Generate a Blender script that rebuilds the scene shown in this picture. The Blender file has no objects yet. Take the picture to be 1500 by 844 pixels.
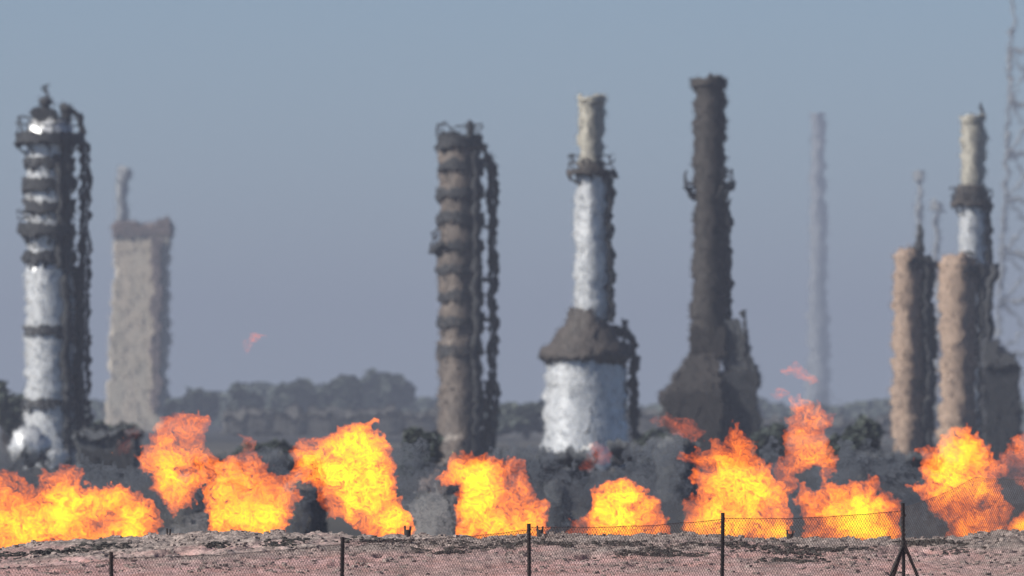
import bpy, math, random
import numpy as np

C = bpy.context.scene.collection
S = bpy.context.scene
RNG = np.random.default_rng(7)
random.seed(7)
F = 14310.0          # focal length in photograph pixels (1500 wide)
CAM_Z = 4.5


def wx(px, D): return (px - 750.0) / F * D
def wz(py, D): return CAM_Z + (600.0 - py) / F * D


# ------------------------------------------------------------------ noise
_P = RNG.permutation(4096).astype(np.int64)


def _h(ix, iy, iz):
    return _P[(_P[(_P[ix & 4095] + iy) & 4095] + iz) & 4095]


_G = RNG.normal(size=(4096, 3))
_G /= np.linalg.norm(_G, axis=1)[:, None]


def perlin(x, y, z):
    ix, iy, iz = np.floor(x).astype(np.int64), np.floor(y).astype(np.int64), np.floor(z).astype(np.int64)
    fx, fy, fz = x - ix, y - iy, z - iz
    u, v, w = [t * t * t * (t * (t * 6 - 15) + 10) for t in (fx, fy, fz)]
    r = 0
    for dx in (0, 1):
        for dy in (0, 1):
            for dz in (0, 1):
                g = _G[_h(ix + dx, iy + dy, iz + dz)]
                d = g[..., 0] * (fx - dx) + g[..., 1] * (fy - dy) + g[..., 2] * (fz - dz)
                r = r + d * (u if dx else 1 - u) * (v if dy else 1 - v) * (w if dz else 1 - w)
    return r * 1.5


def fbm(x, y, z, o=4, g=.5):
    a, s, r = 1.0, 1.0, 0
    for i in range(o):
        r = r + a * perlin(x * s + 17.3 * i, y * s + 5.1 * i, z * s - 9.7 * i)
        a *= g; s *= 2.03
    return r


# ------------------------------------------------------------------ mesh helpers
class MB:
    """collects dense patches (quads) into one mesh"""
    def __init__(s): s.v = []; s.f = []; s.n = 0

    def add(s, v, f):
        v = np.asarray(v, float).reshape(-1, 3); f = np.asarray(f, np.int64).reshape(-1, 4)
        s.v.append(v); s.f.append(f + s.n); s.n += len(v)

    def grid(s, P, wrap=False):
        """P: (n, m, 3) points; quads between; wrap joins the last column to the first"""
        n, m = P.shape[:2]
        i = np.arange(n * m).reshape(n, m)
        a, b = i[:-1], i[1:]
        if wrap:
            f = np.stack([a, np.roll(a, -1, 1), np.roll(b, -1, 1), b], -1)
        else:
            f = np.stack([a[:, :-1], a[:, 1:], b[:, 1:], b[:, :-1]], -1)
        s.add(P, f)

    def lathe(s, cx, cy, prof, h, caps=True):
        """prof: list of (radius, z) bottom to top, resampled to step h"""
        pr = []
        for (r0, z0), (r1, z1) in zip(prof[:-1], prof[1:]):
            k = max(1, int(math.ceil(math.hypot(r1 - r0, z1 - z0) / h)))
            for t in range(k): pr.append((r0 + (r1 - r0) * t / k, z0 + (z1 - z0) * t / k))
        pr.append(prof[-1])
        pr = np.array(pr)
        R = pr[:, 0].max()
        m = max(12, int(2 * math.pi * R / h))
        a = np.linspace(0, 2 * math.pi, m, endpoint=False)
        P = np.stack([cx + pr[:, :1] * np.cos(a), cy + pr[:, :1] * np.sin(a), np.repeat(pr[:, 1:], m, 1)], -1)
        s.grid(P, True)
        if caps:
            for q in (0, -1):
                if pr[q, 0] > 1e-3:
                    c = P[q].mean(0); k = max(1, int(pr[q, 0] / h / 2))
                    t = np.linspace(1e-3, 1, k + 1)[:, None, None]
                    s.grid(c + (P[q][None] - c) * t, True)

    def box(s, x0, x1, y0, y1, z0, z1, h, top=None):
        """top: optional (x0,x1,y0,y1) of the upper face, for tapering walls"""
        t = top or (x0, x1, y0, y1)
        lo = np.array([(x0, y0), (x1, y0), (x1, y1), (x0, y1)], float)
        hi = np.array([(t[0], t[2]), (t[1], t[2]), (t[1], t[3]), (t[0], t[3])], float)
        per, perh = [], []
        for k in range(4):
            L = np.linalg.norm(lo[(k + 1) % 4] - lo[k]); n = max(1, int(L / h))
            u = np.arange(n)[:, None] / n
            per.append(lo[k] + (lo[(k + 1) % 4] - lo[k]) * u); perh.append(hi[k] + (hi[(k + 1) % 4] - hi[k]) * u)
        per, perh = np.vstack(per), np.vstack(perh)
        n = max(1, int((z1 - z0) / h))
        w = np.linspace(0, 1, n + 1)[:, None, None]
        P = per[None] * (1 - w) + perh[None] * w
        Z = np.broadcast_to((z0 + (z1 - z0) * w), P.shape[:2] + (1,))
        s.grid(np.concatenate([P, Z], -1), True)
        for q, z, c in ((perh, z1, 1), (per, z0, -1)):
            cc = q.mean(0); t_ = np.linspace(1 if c > 0 else 1e-3, 1e-3 if c > 0 else 1, max(2, int((x1 - x0) / h / 3)))[:, None, None]
            Q = cc + (q[None] - cc) * t_
            s.grid(np.concatenate([Q, np.full(Q.shape[:2] + (1,), z)], -1), True)

    def tube(s, pts, r, h, sides=6, r1=None):
        pts = np.asarray(pts, float)
        out = []; rad = []
        tot = sum(np.linalg.norm(pts[i + 1] - pts[i]) for i in range(len(pts) - 1)); acc = 0
        for a, b in zip(pts[:-1], pts[1:]):
            L = np.linalg.norm(b - a); n = max(1, int(L / h))
            for t in range(n): out.append(a + (b - a) * t / n); rad.append((acc + L * t / n) / tot)
            acc += L
        out.append(pts[-1]); rad.append(1)
        out = np.array(out); rad = np.array(rad); rr = r + ((r1 if r1 is not None else r) - r) * rad
        d = np.gradient(out, axis=0); d /= np.linalg.norm(d, axis=1)[:, None] + 1e-9
        up = np.where(np.abs(d[:, 1:2]) < .9, np.array([[0, 1, 0]]), np.array([[1, 0, 0]]))
        u = np.cross(d, up); u /= np.linalg.norm(u, axis=1)[:, None] + 1e-9
        w = np.cross(d, u)
        a = np.linspace(0, 2 * math.pi, sides, endpoint=False)[None, :, None]
        P = out[:, None] + rr[:, None, None] * (u[:, None] * np.cos(a) + w[:, None] * np.sin(a))
        s.grid(P, True)
        for q, o in ((0, 1), (-1, -1)):
            c = out[q]; s.grid(np.stack([P[q] * .001 + c * .999, P[q]][::o]), True)

    def build(s, name, m, parent=None, warp=0, smooth=True, base=(0, 0, 0), frayed=1.0):
        v = np.vstack(s.v); f = np.vstack(s.f)
        v0 = v - np.array(base)
        if warp: v = shimmer(v, warp)
        v = v - np.array(base)
        nshell = len(v)
        nf = len(f); mi = None
        if warp and smooth and frayed:
            n_ = vnormals(v0, f); u = warp / F; vv, v00, ff = [v], [v0], [f]
            for k, (lift, _, _) in enumerate(SHELLS):
                o_ = n_ * lift * u * frayed; o_ += u * .9 * np.stack([perlin(v[:, 0] * 4 / u * .05 + 7 * k, v[:, 1] * .5, v[:, 2] * 2 / u * .05), 0 * v[:, 0], perlin(v[:, 0] * 4 / u * .05, v[:, 1] * .5 + 9 * k, v[:, 2] * 2 / u * .05)], -1)
                vv.append(v + o_); v00.append(v0 + o_); ff.append(f + nshell * (k + 1))
            v, v0, f = np.vstack(vv), np.vstack(v00), np.vstack(ff)
            mi = np.repeat(np.arange(len(SHELLS) + 1), nf).astype(np.int32)
        me = bpy.data.meshes.new(name)
        me.vertices.add(len(v)); me.vertices.foreach_set('co', v0.astype(np.float32).ravel())
        me.loops.add(len(f) * 4); me.loops.foreach_set('vertex_index', f.astype(np.int32).ravel())
        me.polygons.add(len(f)); me.polygons.foreach_set('loop_start', np.arange(0, len(f) * 4, 4, dtype=np.int32))
        me.polygons.foreach_set('use_smooth', np.full(len(f), smooth))
        if mi is not None: me.polygons.foreach_set('material_index', mi)
        me.update(calc_edges=True)
        if warp and smooth:
            # the shell keeps most of its round shading under the ragged outline
            n0 = vnormals(v0[:nshell], f[f[:, 0] < nshell]); n1 = vnormals(v[:nshell], f[f[:, 0] < nshell])
            nn = KEEP * n0 + (1 - KEEP) * n1; nn /= np.linalg.norm(nn, axis=1)[:, None] + 1e-9
            nn = np.tile(nn, (len(v) // nshell, 1))
            me.vertices.foreach_set('co', v.astype(np.float32).ravel()); me.update()
            me.normals_split_custom_set_from_vertices(nn.tolist())
        elif warp:
            me.vertices.foreach_set('co', v.astype(np.float32).ravel()); me.update()
        me.materials.append(m)
        if mi is not None:
            for k in range(len(SHELLS)): me.materials.append(torn(m, k, warp))
        o = bpy.data.objects.new(name, me); C.objects.link(o)
        if parent is not None: o.parent = parent
        return o


AMP = 1.3
_TORN = {}


def torn(m, k, D):
    """the same paint, torn into upright streaks with gaps between"""
    key = (m.name, k, round(D / 400))
    if key in _TORN: return _TORN[key]
    t = m.copy(); t.name = m.name + '_torn'; N = t.node_tree.nodes; L = t.node_tree.links; s_ = 760 / D
    tc = N.new('ShaderNodeTexCoord'); mp = N.new('ShaderNodeMapping'); mp.inputs['Scale'].default_value = (5.2 * s_, 5.2 * s_, 1.5 * s_); mp.inputs['Location'].default_value = (3.7 * k, 1.1 * k, 0)
    n = N.new('ShaderNodeTexNoise'); n.inputs['Scale'].default_value = 1; n.inputs['Detail'].default_value = 3; n.inputs['Roughness'].default_value = .6; n.inputs['Distortion'].default_value = .6
    r = N.new('ShaderNodeMapRange'); r.inputs['From Min'].default_value = SHELLS[k][1]; r.inputs['From Max'].default_value = SHELLS[k][2]; r.inputs['To Max'].default_value = .85
    L.new(tc.outputs['Object'], mp.inputs[0]); L.new(mp.outputs[0], n.inputs['Vector']); L.new(n.outputs[0], r.inputs['Value']); L.new(r.outputs[0], N['Principled BSDF'].inputs['Alpha'])
    _TORN[key] = t
    return t


KEEP = .85


def vnormals(v, f):
    a = np.cross(v[f[:, 2]] - v[f[:, 0]], v[f[:, 3]] - v[f[:, 1]])
    n = np.zeros_like(v)
    for k in range(4):
        for c in range(3): n[:, c] += np.bincount(f[:, k], a[:, c], len(v))
    return n / (np.linalg.norm(n, axis=1)[:, None] + 1e-12)


SHELLS = ((2.2, .53, .66), (5.0, .57, .70))     # (lift in pixels' worth of metres, noise thresholds of the torn skin)


def shimmer(v, D):
    """the air over the fires makes everything behind it uneven: ragged shells, in metres that grow with the distance D"""
    k = D / 760.0
    x, y, z = v[:, 0] / k, v[:, 1] / k, v[:, 2] / k
    low = 1 + .6 * np.clip((12 - z) / 12, 0, 1)
    a = AMP * k * low
    dx = .20 * perlin(x * 1.5, y * .3, z * 1.1 + 3) + .15 * perlin(x * 2.8 + 9, y * .4, z * 2.4) + .05 * perlin(x * 5.0 + 3, y * .5, z * 4.5) + .14 * perlin(x * .35, y * .1, z * .3 + 50)
    dz = .22 * perlin(x * 1.4 + 40, y * .3, z * .8) + .20 * perlin(x * 2.9, y * .4 + 31, z * 1.5) + .07 * perlin(x * 5.5, y * .4 + 11, z * 2.8) + .14 * perlin(x * .4 + 70, y * .1, z * .3)
    dy = .02 * perlin(x * 2.0, y * 1.0 + 80, z * 1.2)
    o = v.copy(); o[:, 0] += dx * a; o[:, 2] += dz * a; o[:, 1] += dy * a
    return o


def tag(o, label=None, cat=None, group=None, kind=None):
    if label: o['label'] = label
    if cat: o['category'] = cat
    if group: o['group'] = group
    if kind: o['kind'] = kind
    return o


def thing(name, loc, label, cat, group=None):
    o = bpy.data.objects.new(name, None); C.objects.link(o); o.location = loc
    o.empty_display_size = .5
    return tag(o, label, cat, group)


# ------------------------------------------------------------------ materials
DIM = .80


def mat(name, col, rough=.6, metal=0.0, col2=None, scale=(1, 1, 1), amount=1.0, bump=0.0, bscale=3.0, detail=6, lo=.35, hi=.65, spec=.5):
    col = tuple(c * DIM for c in col); col2 = tuple(c * DIM for c in col2) if col2 else None
    m = bpy.data.materials.new(name); m.use_nodes = True
    nt = m.node_tree; N = nt.nodes; L = nt.links
    b = N['Principled BSDF']
    b.inputs['Roughness'].default_value = rough; b.inputs['Metallic'].default_value = metal
    b.inputs['Specular IOR Level'].default_value = spec
    b.inputs['Base Color'].default_value = (*col, 1)
    tc = N.new('ShaderNodeTexCoord')
    if col2:
        mp = N.new('ShaderNodeMapping'); mp.inputs['Scale'].default_value = scale
        L.new(tc.outputs['Object'], mp.inputs[0])
        n = N.new('ShaderNodeTexNoise'); n.inputs['Scale'].default_value = 1; n.inputs['Detail'].default_value = detail
        n.inputs['Roughness'].default_value = .65
        L.new(mp.outputs[0], n.inputs['Vector'])
        r = N.new('ShaderNodeMapRange'); r.inputs['From Min'].default_value = lo; r.inputs['From Max'].default_value = hi
        r.inputs['To Max'].default_value = amount
        L.new(n.outputs[0], r.inputs['Value'])
        mx = N.new('ShaderNodeMix'); mx.data_type = 'RGBA'
        mx.inputs['A'].default_value = (*col, 1); mx.inputs['B'].default_value = (*col2, 1)
        L.new(r.outputs[0], mx.inputs['Factor']); L.new(mx.outputs['Result'], b.inputs['Base Color'])
    if bump:
        n2 = N.new('ShaderNodeTexNoise'); n2.inputs['Scale'].default_value = bscale; n2.inputs['Detail'].default_value = 4
        L.new(tc.outputs['Object'], n2.inputs['Vector'])
        bp = N.new('ShaderNodeBump'); bp.inputs['Strength'].default_value = bump; bp.inputs['Distance'].default_value = .1
        L.new(n2.outputs[0], bp.inputs['Height']); L.new(bp.outputs[0], b.inputs['Normal'])
    return m


M = {}
M['silver'] = mat('silver_cladding', (.74, .75, .76), .40, .5, (.42, .44, .46), (1.6, 1.6, .7), .8, lo=.42, hi=.75)
M['cream'] = mat('cream_cladding', (.46, .435, .37), .45, .2, (.34, .32, .275), (1.2, 1.2, .5), .8)
M['brown'] = mat('weathered_brown_steel', (.18, .145, .122), .6, .1, (.09, .076, .068), (1.0, 1.0, .35), 1)
M['darkbrown'] = mat('sooty_brown_steel', (.030, .024, .022), .75, 0, (.02, .017, .016), (.8, .8, .3), 1)
M['umber'] = mat('rusty_roof_steel', (.060, .048, .042), .75, 0, (.036, .031, .029), (1, 1, 1), 1)
M['steel'] = mat('dark_structural_steel', (.018, .021, .026), .7, .1, (.036, .037, .042), (1.5, 1.5, 1.5), .8)
M['tan'] = mat('tan_plaster', (.37, .265, .195), .8, 0, (.29, .21, .16), (.8, .8, .3), 1)
M['concrete'] = mat('pale_concrete', (.52, .45, .37), .85, 0, (.46, .42, .35), (.3, .3, .12), 1)
M['concrete_dark'] = mat('stained_concrete', (.17, .13, .12), .85, 0, (.12, .10, .10), (.5, .5, .5), 1)
M['far'] = mat('far_hazed_concrete', (.27, .28, .285), .85, 0, (.22, .23, .24), (.2, .2, .1), 1)  # colour lightened toward the sky's, so haze is partly painted into distant shafts
M['white'] = mat('white_painted_steel', (.72, .72, .7), .5, 0, (.5, .5, .5), (2, 2, 2), .5)
M['leaf'] = mat('dusty_dark_leaves', (.035, .05, .04), .75, 0, (.065, .08, .06), (.5, .5, .5), 1)
M['bark'] = mat('bark', (.07, .055, .045), .9, 0, (.04, .03, .03), (3, 3, 1), 1)
M['post'] = mat('black_painted_post', (.008, .008, .009), .55, .2, (.02, .011, .008), (4, 4, 3), .8, spec=.25)
M['wire'] = mat('rusty_fence_wire', (.05, .04, .038), .6, .4, (.09, .065, .055), (3, 3, 3), 1)
M['nozzle'] = mat('scorched_iron', (.012, .011, .011), .7, .3, (.03, .022, .018), (9, 9, 9), 1)
M['clod'] = mat('broken_clods', (.14, .115, .105), .95, 0, (.34, .27, .245), (4, 4, 4), 1, lo=.4, hi=.6)
M['scrub'] = mat('dead_scrub', (.018, .017, .015), .9, 0, (.05, .045, .038), (3, 3, 3), 1)


M['dun'] = mat('dun_render', (.11, .105, .10), .9, 0, (.08, .078, .075), (.3, .3, .3), 1)
M['slate'] = mat('slate_sheeting', (.06, .068, .08), .8, 0, (.085, .09, .095), (.3, .3, .3), 1)


def ground_material():
    m = bpy.data.materials.new('ground_soil'); m.use_nodes = True
    nt = m.node_tree; N = nt.nodes; L = nt.links; b = N['Principled BSDF']
    b.inputs['Roughness'].default_value = .95; b.inputs['Specular IOR Level'].default_value = .2
    tc = N.new('ShaderNodeTexCoord')

    def noise(sc, det, rough=.6, off=0):
        mp = N.new('ShaderNodeMapping'); mp.inputs['Scale'].default_value = sc; mp.inputs['Location'].default_value = (off, off, 0)
        L.new(tc.outputs['Object'], mp.inputs[0])
        n = N.new('ShaderNodeTexNoise'); n.inputs['Scale'].default_value = 1; n.inputs['Detail'].default_value = det
        n.inputs['Roughness'].default_value = rough; L.new(mp.outputs[0], n.inputs['Vector']); return n.outputs[0]

    def rng(v, a, c, t0=0, t1=1):
        r = N.new('ShaderNodeMapRange'); r.inputs['From Min'].default_value = a; r.inputs['From Max'].default_value = c
        r.inputs['To Min'].default_value = t0; r.inputs['To Max'].default_value = t1; L.new(v, r.inputs['Value']); return r.outputs[0]

    def mix(f, a, c):
        x = N.new('ShaderNodeMix'); x.data_type = 'RGBA'
        for s_, v in (('A', a), ('B', c)):
            if isinstance(v, tuple): x.inputs[s_].default_value = (*v, 1)
            else: L.new(v, x.inputs[s_])
        L.new(f, x.inputs['Factor']); return x.outputs['Result']

    def mul(a, c):
        x = N.new('ShaderNodeMath'); x.operation = 'MULTIPLY'; L.new(a, x.inputs[0]); L.new(c, x.inputs[1]); return x.outputs[0]
    sep = N.new('ShaderNodeSeparateXYZ'); L.new(tc.outputs['Object'], sep.inputs[0])
    # pink soil at the foot of the bank, grey broken stone near its crest
    wob = noise((.35, .2, 1), 4)
    zz = N.new('ShaderNodeMath'); zz.operation = 'ADD'; L.new(sep.outputs[2], zz.inputs[0]); L.new(rng(wob, .3, .7, -.25, .25), zz.inputs[1])
    band = rng(zz.outputs[0], 1.45, 1.85)
    pink = mix(rng(noise((1.5, .6, 1), 6), .35, .65), (.33, .175, .155), (.50, .315, .305))
    grey = mix(rng(noise((7, 2.5, 7), 5, .7), .36, .62), (.13, .105, .097), (.38, .31, .28))
    bank = mix(band, pink, grey)
    speck = rng(noise((16, 5, 16), 3, .7, 4), .47, .66)
    bank = mix(mul(speck, rng(zz.outputs[0], 1.3, 1.9, .12, .95)), bank, (.06, .052, .048))
    patch = rng(noise((.55, .22, 1), 5, .6, 9), .57, .68)
    bank = mix(mul(patch, rng(zz.outputs[0], 1.35, 1.75, .1, .9)), bank, (.05, .046, .042))
    plain = mix(rng(noise((.02, .004, 1), 6, .65), .42, .62), (.018, .019, .021), (.04, .039, .038))
    sandy = rng(noise((.006, .002, 1), 3, .5, 2), .5, .62, 0, .8)
    plain = mix(sandy, plain, (.09, .085, .075))
    far = rng(sep.outputs[1], 206, 216)
    L.new(mix(far, bank, plain), b.inputs['Base Color'])
    bp = N.new('ShaderNodeBump'); bp.inputs['Strength'].default_value = .9; bp.inputs['Distance'].default_value = .05
    L.new(noise((14, 6, 14), 5, .7), bp.inputs['Height']); L.new(bp.outputs[0], b.inputs['Normal'])
    return m


# ------------------------------------------------------------------ ground: one sheet with the bank in front of the fire trench
crest_px = np.array([-600, 0, 60, 150, 240, 330, 420, 520, 590, 700, 850, 1000, 1100, 1200, 1330, 1400, 1470, 1540, 2100], float)
crest_py = np.array([806, 801, 794, 788, 786, 780, 781, 783, 784, 785, 784, 783, 786, 790, 789, 787, 779, 781, 786], float)
CR = 200.0


def crest_z(x):
    px = x / CR * F + 750
    return wz(np.interp(px, crest_px, crest_py), CR)


def ground_z(x, y, fine=True):
    cz = crest_z(x)
    t = np.clip((y - 166) / (CR - 166), 0, 1)
    up = 1.2 + (cz - 1.2) * (t ** 1.1)
    e = np.clip((y - CR) / 4.0, 0, 1); down = cz + (-.5 - cz) * (e * e * (3 - 2 * e))
    u = np.clip((y - 215) / 40.0, 0, 1); after = -.5 + .5 * u
    z = np.where(y < CR, up, np.where(y < 215, down, after))
    z = np.where(y < 166, 1.2 - 1.0 * np.clip((150 - y) / 150, 0, 1), z)
    w = np.clip((y - 156) / 15, 0, 1) * np.clip((210 - y) / 6, 0, 1)
    if fine:
        n1 = fbm(x * .55, y * .22, 0 * x, 3); n2 = fbm(x * 2.4, y * 1.0, 0 * x + 7, 4, .6)
        n3 = .3 * fbm(x * 9, y * 4.0, 0 * x + 3, 2, .6)
        crack = np.clip(-fbm(x * .9 + 30, y * .35, 0 * x + 9, 3) - .28, 0, .3)
        hgt = .30 + .5 * np.clip((y - 178) / 14, 0, 1)
        z = z + w * hgt * (.07 * n1 + .085 * n2 + .035 * n3 - .55 * crack * np.clip((198 - y) / 5, .15, 1))
    return z


xs = np.concatenate([-np.geomspace(9000, 14, 40), np.arange(-13.5, 13.5, .04), np.geomspace(14, 9000, 40)])
ys = np.concatenate([np.array([-60, 0, 60, 120, 140, 150]), np.arange(156, 206, .14), np.arange(206, 220, 1.0), np.array([225, 235, 250, 265, 285, 300, 320, 350, 400, 480, 600, 800, 1100, 1500, 2100, 3000, 4500, 7000, 11000, 16000])])
X, Y = np.meshgrid(xs, ys)
Z = ground_z(X, Y)
g = MB(); g.grid(np.stack([X, Y, Z], -1)[:, ::1])
go = g.build('ground', ground_material())
go['kind'] = 'structure'


# clods and stones strewn over the bank: nobody could count them
def chunk_mesh(name, n, fx, material, smin, smax, flat=.6, power=2.5):
    mb = MB()
    cube = np.array([(-1, -1, -1), (1, -1, -1), (1, 1, -1), (-1, 1, -1), (-1, -1, 1), (1, -1, 1), (1, 1, 1), (-1, 1, 1)], float)
    faces = np.array([(0, 3, 2, 1), (4, 5, 6, 7), (0, 1, 5, 4), (1, 2, 6, 5), (2, 3, 7, 6), (3, 0, 4, 7)])
    p = fx(n); n = len(p)
    s = smin + (smax - smin) * RNG.random(n) ** power
    V = cube[None] * (1 + RNG.uniform(-.45, .35, (n, 8, 3))) * .5
    a = RNG.uniform(0, 6.28, n); ca, sa = np.cos(a), np.sin(a)
    V[:, :, 2] *= flat
    x_ = V[:, :, 0] * ca[:, None] - V[:, :, 1] * sa[:, None]; y_ = V[:, :, 0] * sa[:, None] + V[:, :, 1] * ca[:, None]
    V = np.stack([x_, y_, V[:, :, 2]], -1) * s[:, None, None] + p[:, None]
    mb.add(V, (faces[None] + np.arange(n)[:, None, None] * 8))
    return mb.build(name, material, smooth=False)


def on_bank(n):
    x = RNG.uniform(-12.5, 12.5, n); y = 201.5 - 22 * RNG.random(n) ** 2.2
    k = fbm(x * .5, y * .25, 0 * x + 20, 3) + .45 * RNG.random(n) > .12
    x, y = x[k], y[k]
    return np.stack([x, y, ground_z(x, y) + .01], -1)


tag(chunk_mesh('rubble', 15000, on_bank, M['clod'], .015, .11, power=4), 'grey broken clods and stones strewn over the bank in front of the fires', 'rubble', kind='stuff')


def scrub_spots(n):
    c = []
    for px, py, w in [(560, 790, 18), (640, 803, 10), (700, 797, 14), (755, 794, 10), (820, 797, 12), (905, 797, 15), (960, 806, 12), (1000, 812, 14), (1035, 797, 16), (1085, 800, 14), (1150, 806, 20), (1180, 800, 14), (1345, 788, 10), (1370, 790, 16), (1400, 800, 12), (45, 803, 26), (90, 805, 20), (150, 795, 14), (1230, 800, 16), (415, 800, 8), (430, 794, 8), (660, 808, 9), (930, 815, 14), (1160, 820, 14), (315, 801, 7)]:
        t = (py - 778) / 66.0
        D = 199.5 - 20 * t
        m = int(n * w / 330)
        xx = wx(px, D) + RNG.normal(0, w / 45, m); yy = D + RNG.normal(0, .5, m)
        c.append(np.stack([xx, yy, ground_z(xx, yy) + RNG.uniform(0, .07, m)], -1))
    return np.vstack(c)


tag(chunk_mesh('dry_scrub', 4200, scrub_spots, M['scrub'], .025, .10, .4), 'low dark dead scrub and burnt litter along the top of the bank', 'scrub', kind='stuff')

# ------------------------------------------------------------------ the works behind the fires
def ring_platform(parent, cx, cy, r_in, r_out, z, D, h, railing=True, m='steel', a0=0, a1=360, thick=.35):
    """a gallery round a shell: deck with a skirt, and a railing on it"""
    mb = MB()
    A0, A1 = math.radians(a0), math.radians(a1); full = a1 - a0 >= 360
    n = max(8, int((A1 - A0) * r_out / h))
    a = np.linspace(A0, A1, n, endpoint=not full)
    prof = [(r_in, z), (r_out, z), (r_out, z + thick), (r_in, z + thick)]
    pr = []
    for p, q in zip(prof, prof[1:] + prof[:1]):
        k = max(1, int(math.hypot(q[0] - p[0], q[1] - p[1]) / h))
        for t in range(k): pr.append((p[0] + (q[0] - p[0]) * t / k, p[1] + (q[1] - p[1]) * t / k))
    pr.append(prof[0]); pr = np.array(pr)
    P = np.stack([cx + pr[:, :1] * np.cos(a), cy + pr[:, :1] * np.sin(a), np.repeat(pr[:, 1:], n, 1)], -1)
    mb.grid(P, full)
    # brackets under the deck
    for b in np.linspace(A0, A1, 9)[:-1]:
        ca, sa = math.cos(b), math.sin(b)
        mb.tube([(cx + r_out * ca * .95, cy + r_out * sa * .95, z), (cx + r_in * ca, cy + r_in * sa, z - .7 * (r_out - r_in) - .3)], .07 * D / 760, h, 4)
    pl = mb.build('platform', M[m], parent, D, base=parent.location, frayed=.45)
    if railing:
        rb = MB(); rr = r_out - .05
        k = max(6, int((A1 - A0) * rr / 1.1))
        for b in np.linspace(A0, A1, k, endpoint=not full):
            rb.tube([(cx + rr * math.cos(b), cy + rr * math.sin(b), z + thick), (cx + rr * math.cos(b), cy + rr * math.sin(b), z + thick + 1.05)], .035 * D / 760, h, 4)
        for hh in (.55, 1.05):
            q = np.linspace(A0, A1, max(12, int(n / 2)))
            rb.tube(np.stack([cx + rr * np.cos(q), cy + rr * np.sin(q), 0 * q + z + thick + hh], -1), .04 * D / 760, h * 2, 4)
        rb.build('railing', M['steel'], pl, D, base=parent.location, frayed=0)
    return pl


def ladder_cage(parent, x, y, z0, z1, D, h, w=.5, m='steel'):
    mb = MB()
    for s in (-1, 1): mb.tube([(x + s * w / 2, y, z0), (x + s * w / 2, y, z1)], .15 * D / 760, h, 6)
    for z in np.arange(z0, z1, .45): mb.tube([(x - w / 2, y, z), (x + w / 2, y, z)], .04, h, 4)
    mb.tube([(x, y - .65, z0), (x, y - .65, z1)], .12 * D / 760, h, 6)
    return mb.build('ladder_cage', M[m], parent, D, base=parent.location, frayed=.35)


def riser(parent, pts, r, D, h, m='steel', name='pipe'):
    mb = MB(); mb.tube(pts, r, h, 10)
    return mb.build(name, M[m], parent, D, base=parent.location, frayed=.6)


def H(D, px=1.3): return px * D / F


# --- 1 silver column at the left edge
D = 740; h = H(D); cx, cy = wx(72, D), D
t = thing('distillation_column', (cx, cy, 0), 'silver distillation column ringed by dark galleries, at the left edge of the plant', 'column')
R = (107 - 37) / 2 / F * D
mb = MB(); zt = wz(170, D)
mb.lathe(cx, cy, [(R * 1.12, 0), (R * 1.12, 1.2), (R, 1.5), (R, wz(395, D)), (R * .93, wz(385, D)), (R * .93, zt - 1.2), (R * .80, zt - .5), (R * .45, zt - .1), (.01, zt)], h)
mb.build('shell', M['silver'], t, D, base=t.location)
for py, ro, a0, a1 in [(210, 1.42, 0, 360), (246, 1.08, 0, 360), (278, 1.12, 0, 360), (311, 1.08, 0, 360), (345, 1.35, 95, 330), (384, 1.14, 0, 360), (492, 1.10, 0, 360), (600, 1.12, 0, 360)]:
    ring_platform(t, cx, cy, R * .9, R * ro, wz(py, D), D, h, ro > 1.2, a0=a0, a1=a1, thick=.8)
ladder_cage(t, wx(124, D), cy - .3, 1, wz(212, D), D, h, .55)
riser(t, [(wx(114, D), cy + .5, 0), (wx(114, D), cy + .5, wz(400, D)), (wx(104, D), cy + .5, wz(392, D))], .38, D, h)
riser(t, [(wx(99, D), cy - R * .75, 0), (wx(99, D), cy - R * .75, wz(205, D))], .36, D, h)  # added dark pipe, stands in for shade on the shell's right side
riser(t, [(wx(90, D), cy - R * .98, wz(395, D)), (wx(90, D), cy - R * .98, wz(240, D))], .22, D, h)  # another added pipe, imitates the shaded right flank
riser(t, [(wx(98, D), cy, wz(185, D)), (wx(98, D), cy, wz(158, D)), (wx(118, D), cy, wz(164, D)), (wx(121, D), cy, wz(250, D))], .22, D, h)
mb = MB()
for px, py, r in [(66, 148, .55), (100, 158, .42)]:
    mb.lathe(wx(px, D), cy, [(r * .6, wz(178, D)), (r * .6, wz(py + 6, D)), (r, wz(py + 4, D)), (r, wz(py - 3, D)), (.05, wz(py - 6, D))], h)
mb.box(wx(48, D), wx(84, D), cy - 1, cy + 1, wz(172, D), wz(160, D), h)
mb.tube([(wx(70, D), cy, wz(150, D)), (wx(70, D), cy, wz(122, D))], .09, h, 6)
mb.build('top_equipment', M['steel'], t, D, base=t.location)

# --- round silver vessel at its foot
D = 700; h = H(D); cx, cy = wx(42, D), D
t = thing('spherical_tank', (cx, cy, 0), 'bright silver spherical tank at the foot of the leftmost column', 'tank')
r = 27 / F * D; zc = wz(655, D)
a = np.linspace(-math.pi / 2 + .02, math.pi / 2 - .02, int(math.pi * r / h))
mb = MB(); mb.lathe(cx, cy, [(r * math.cos(q), zc + r * math.sin(q)) for q in a], h); mb.build('shell', M['silver'], t, D, base=t.location)
for q in range(6):
    mb = MB(); q1 = q * math.pi / 3 + .3
    mb.tube([(cx + r * .95 * math.cos(q1), cy + r * .95 * math.sin(q1), 0), (cx + r * .95 * math.cos(q1), cy + r * .95 * math.sin(q1), zc)], .12, h, 8)
    mb.build('leg', M['steel'], t, D, base=t.location)

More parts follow.
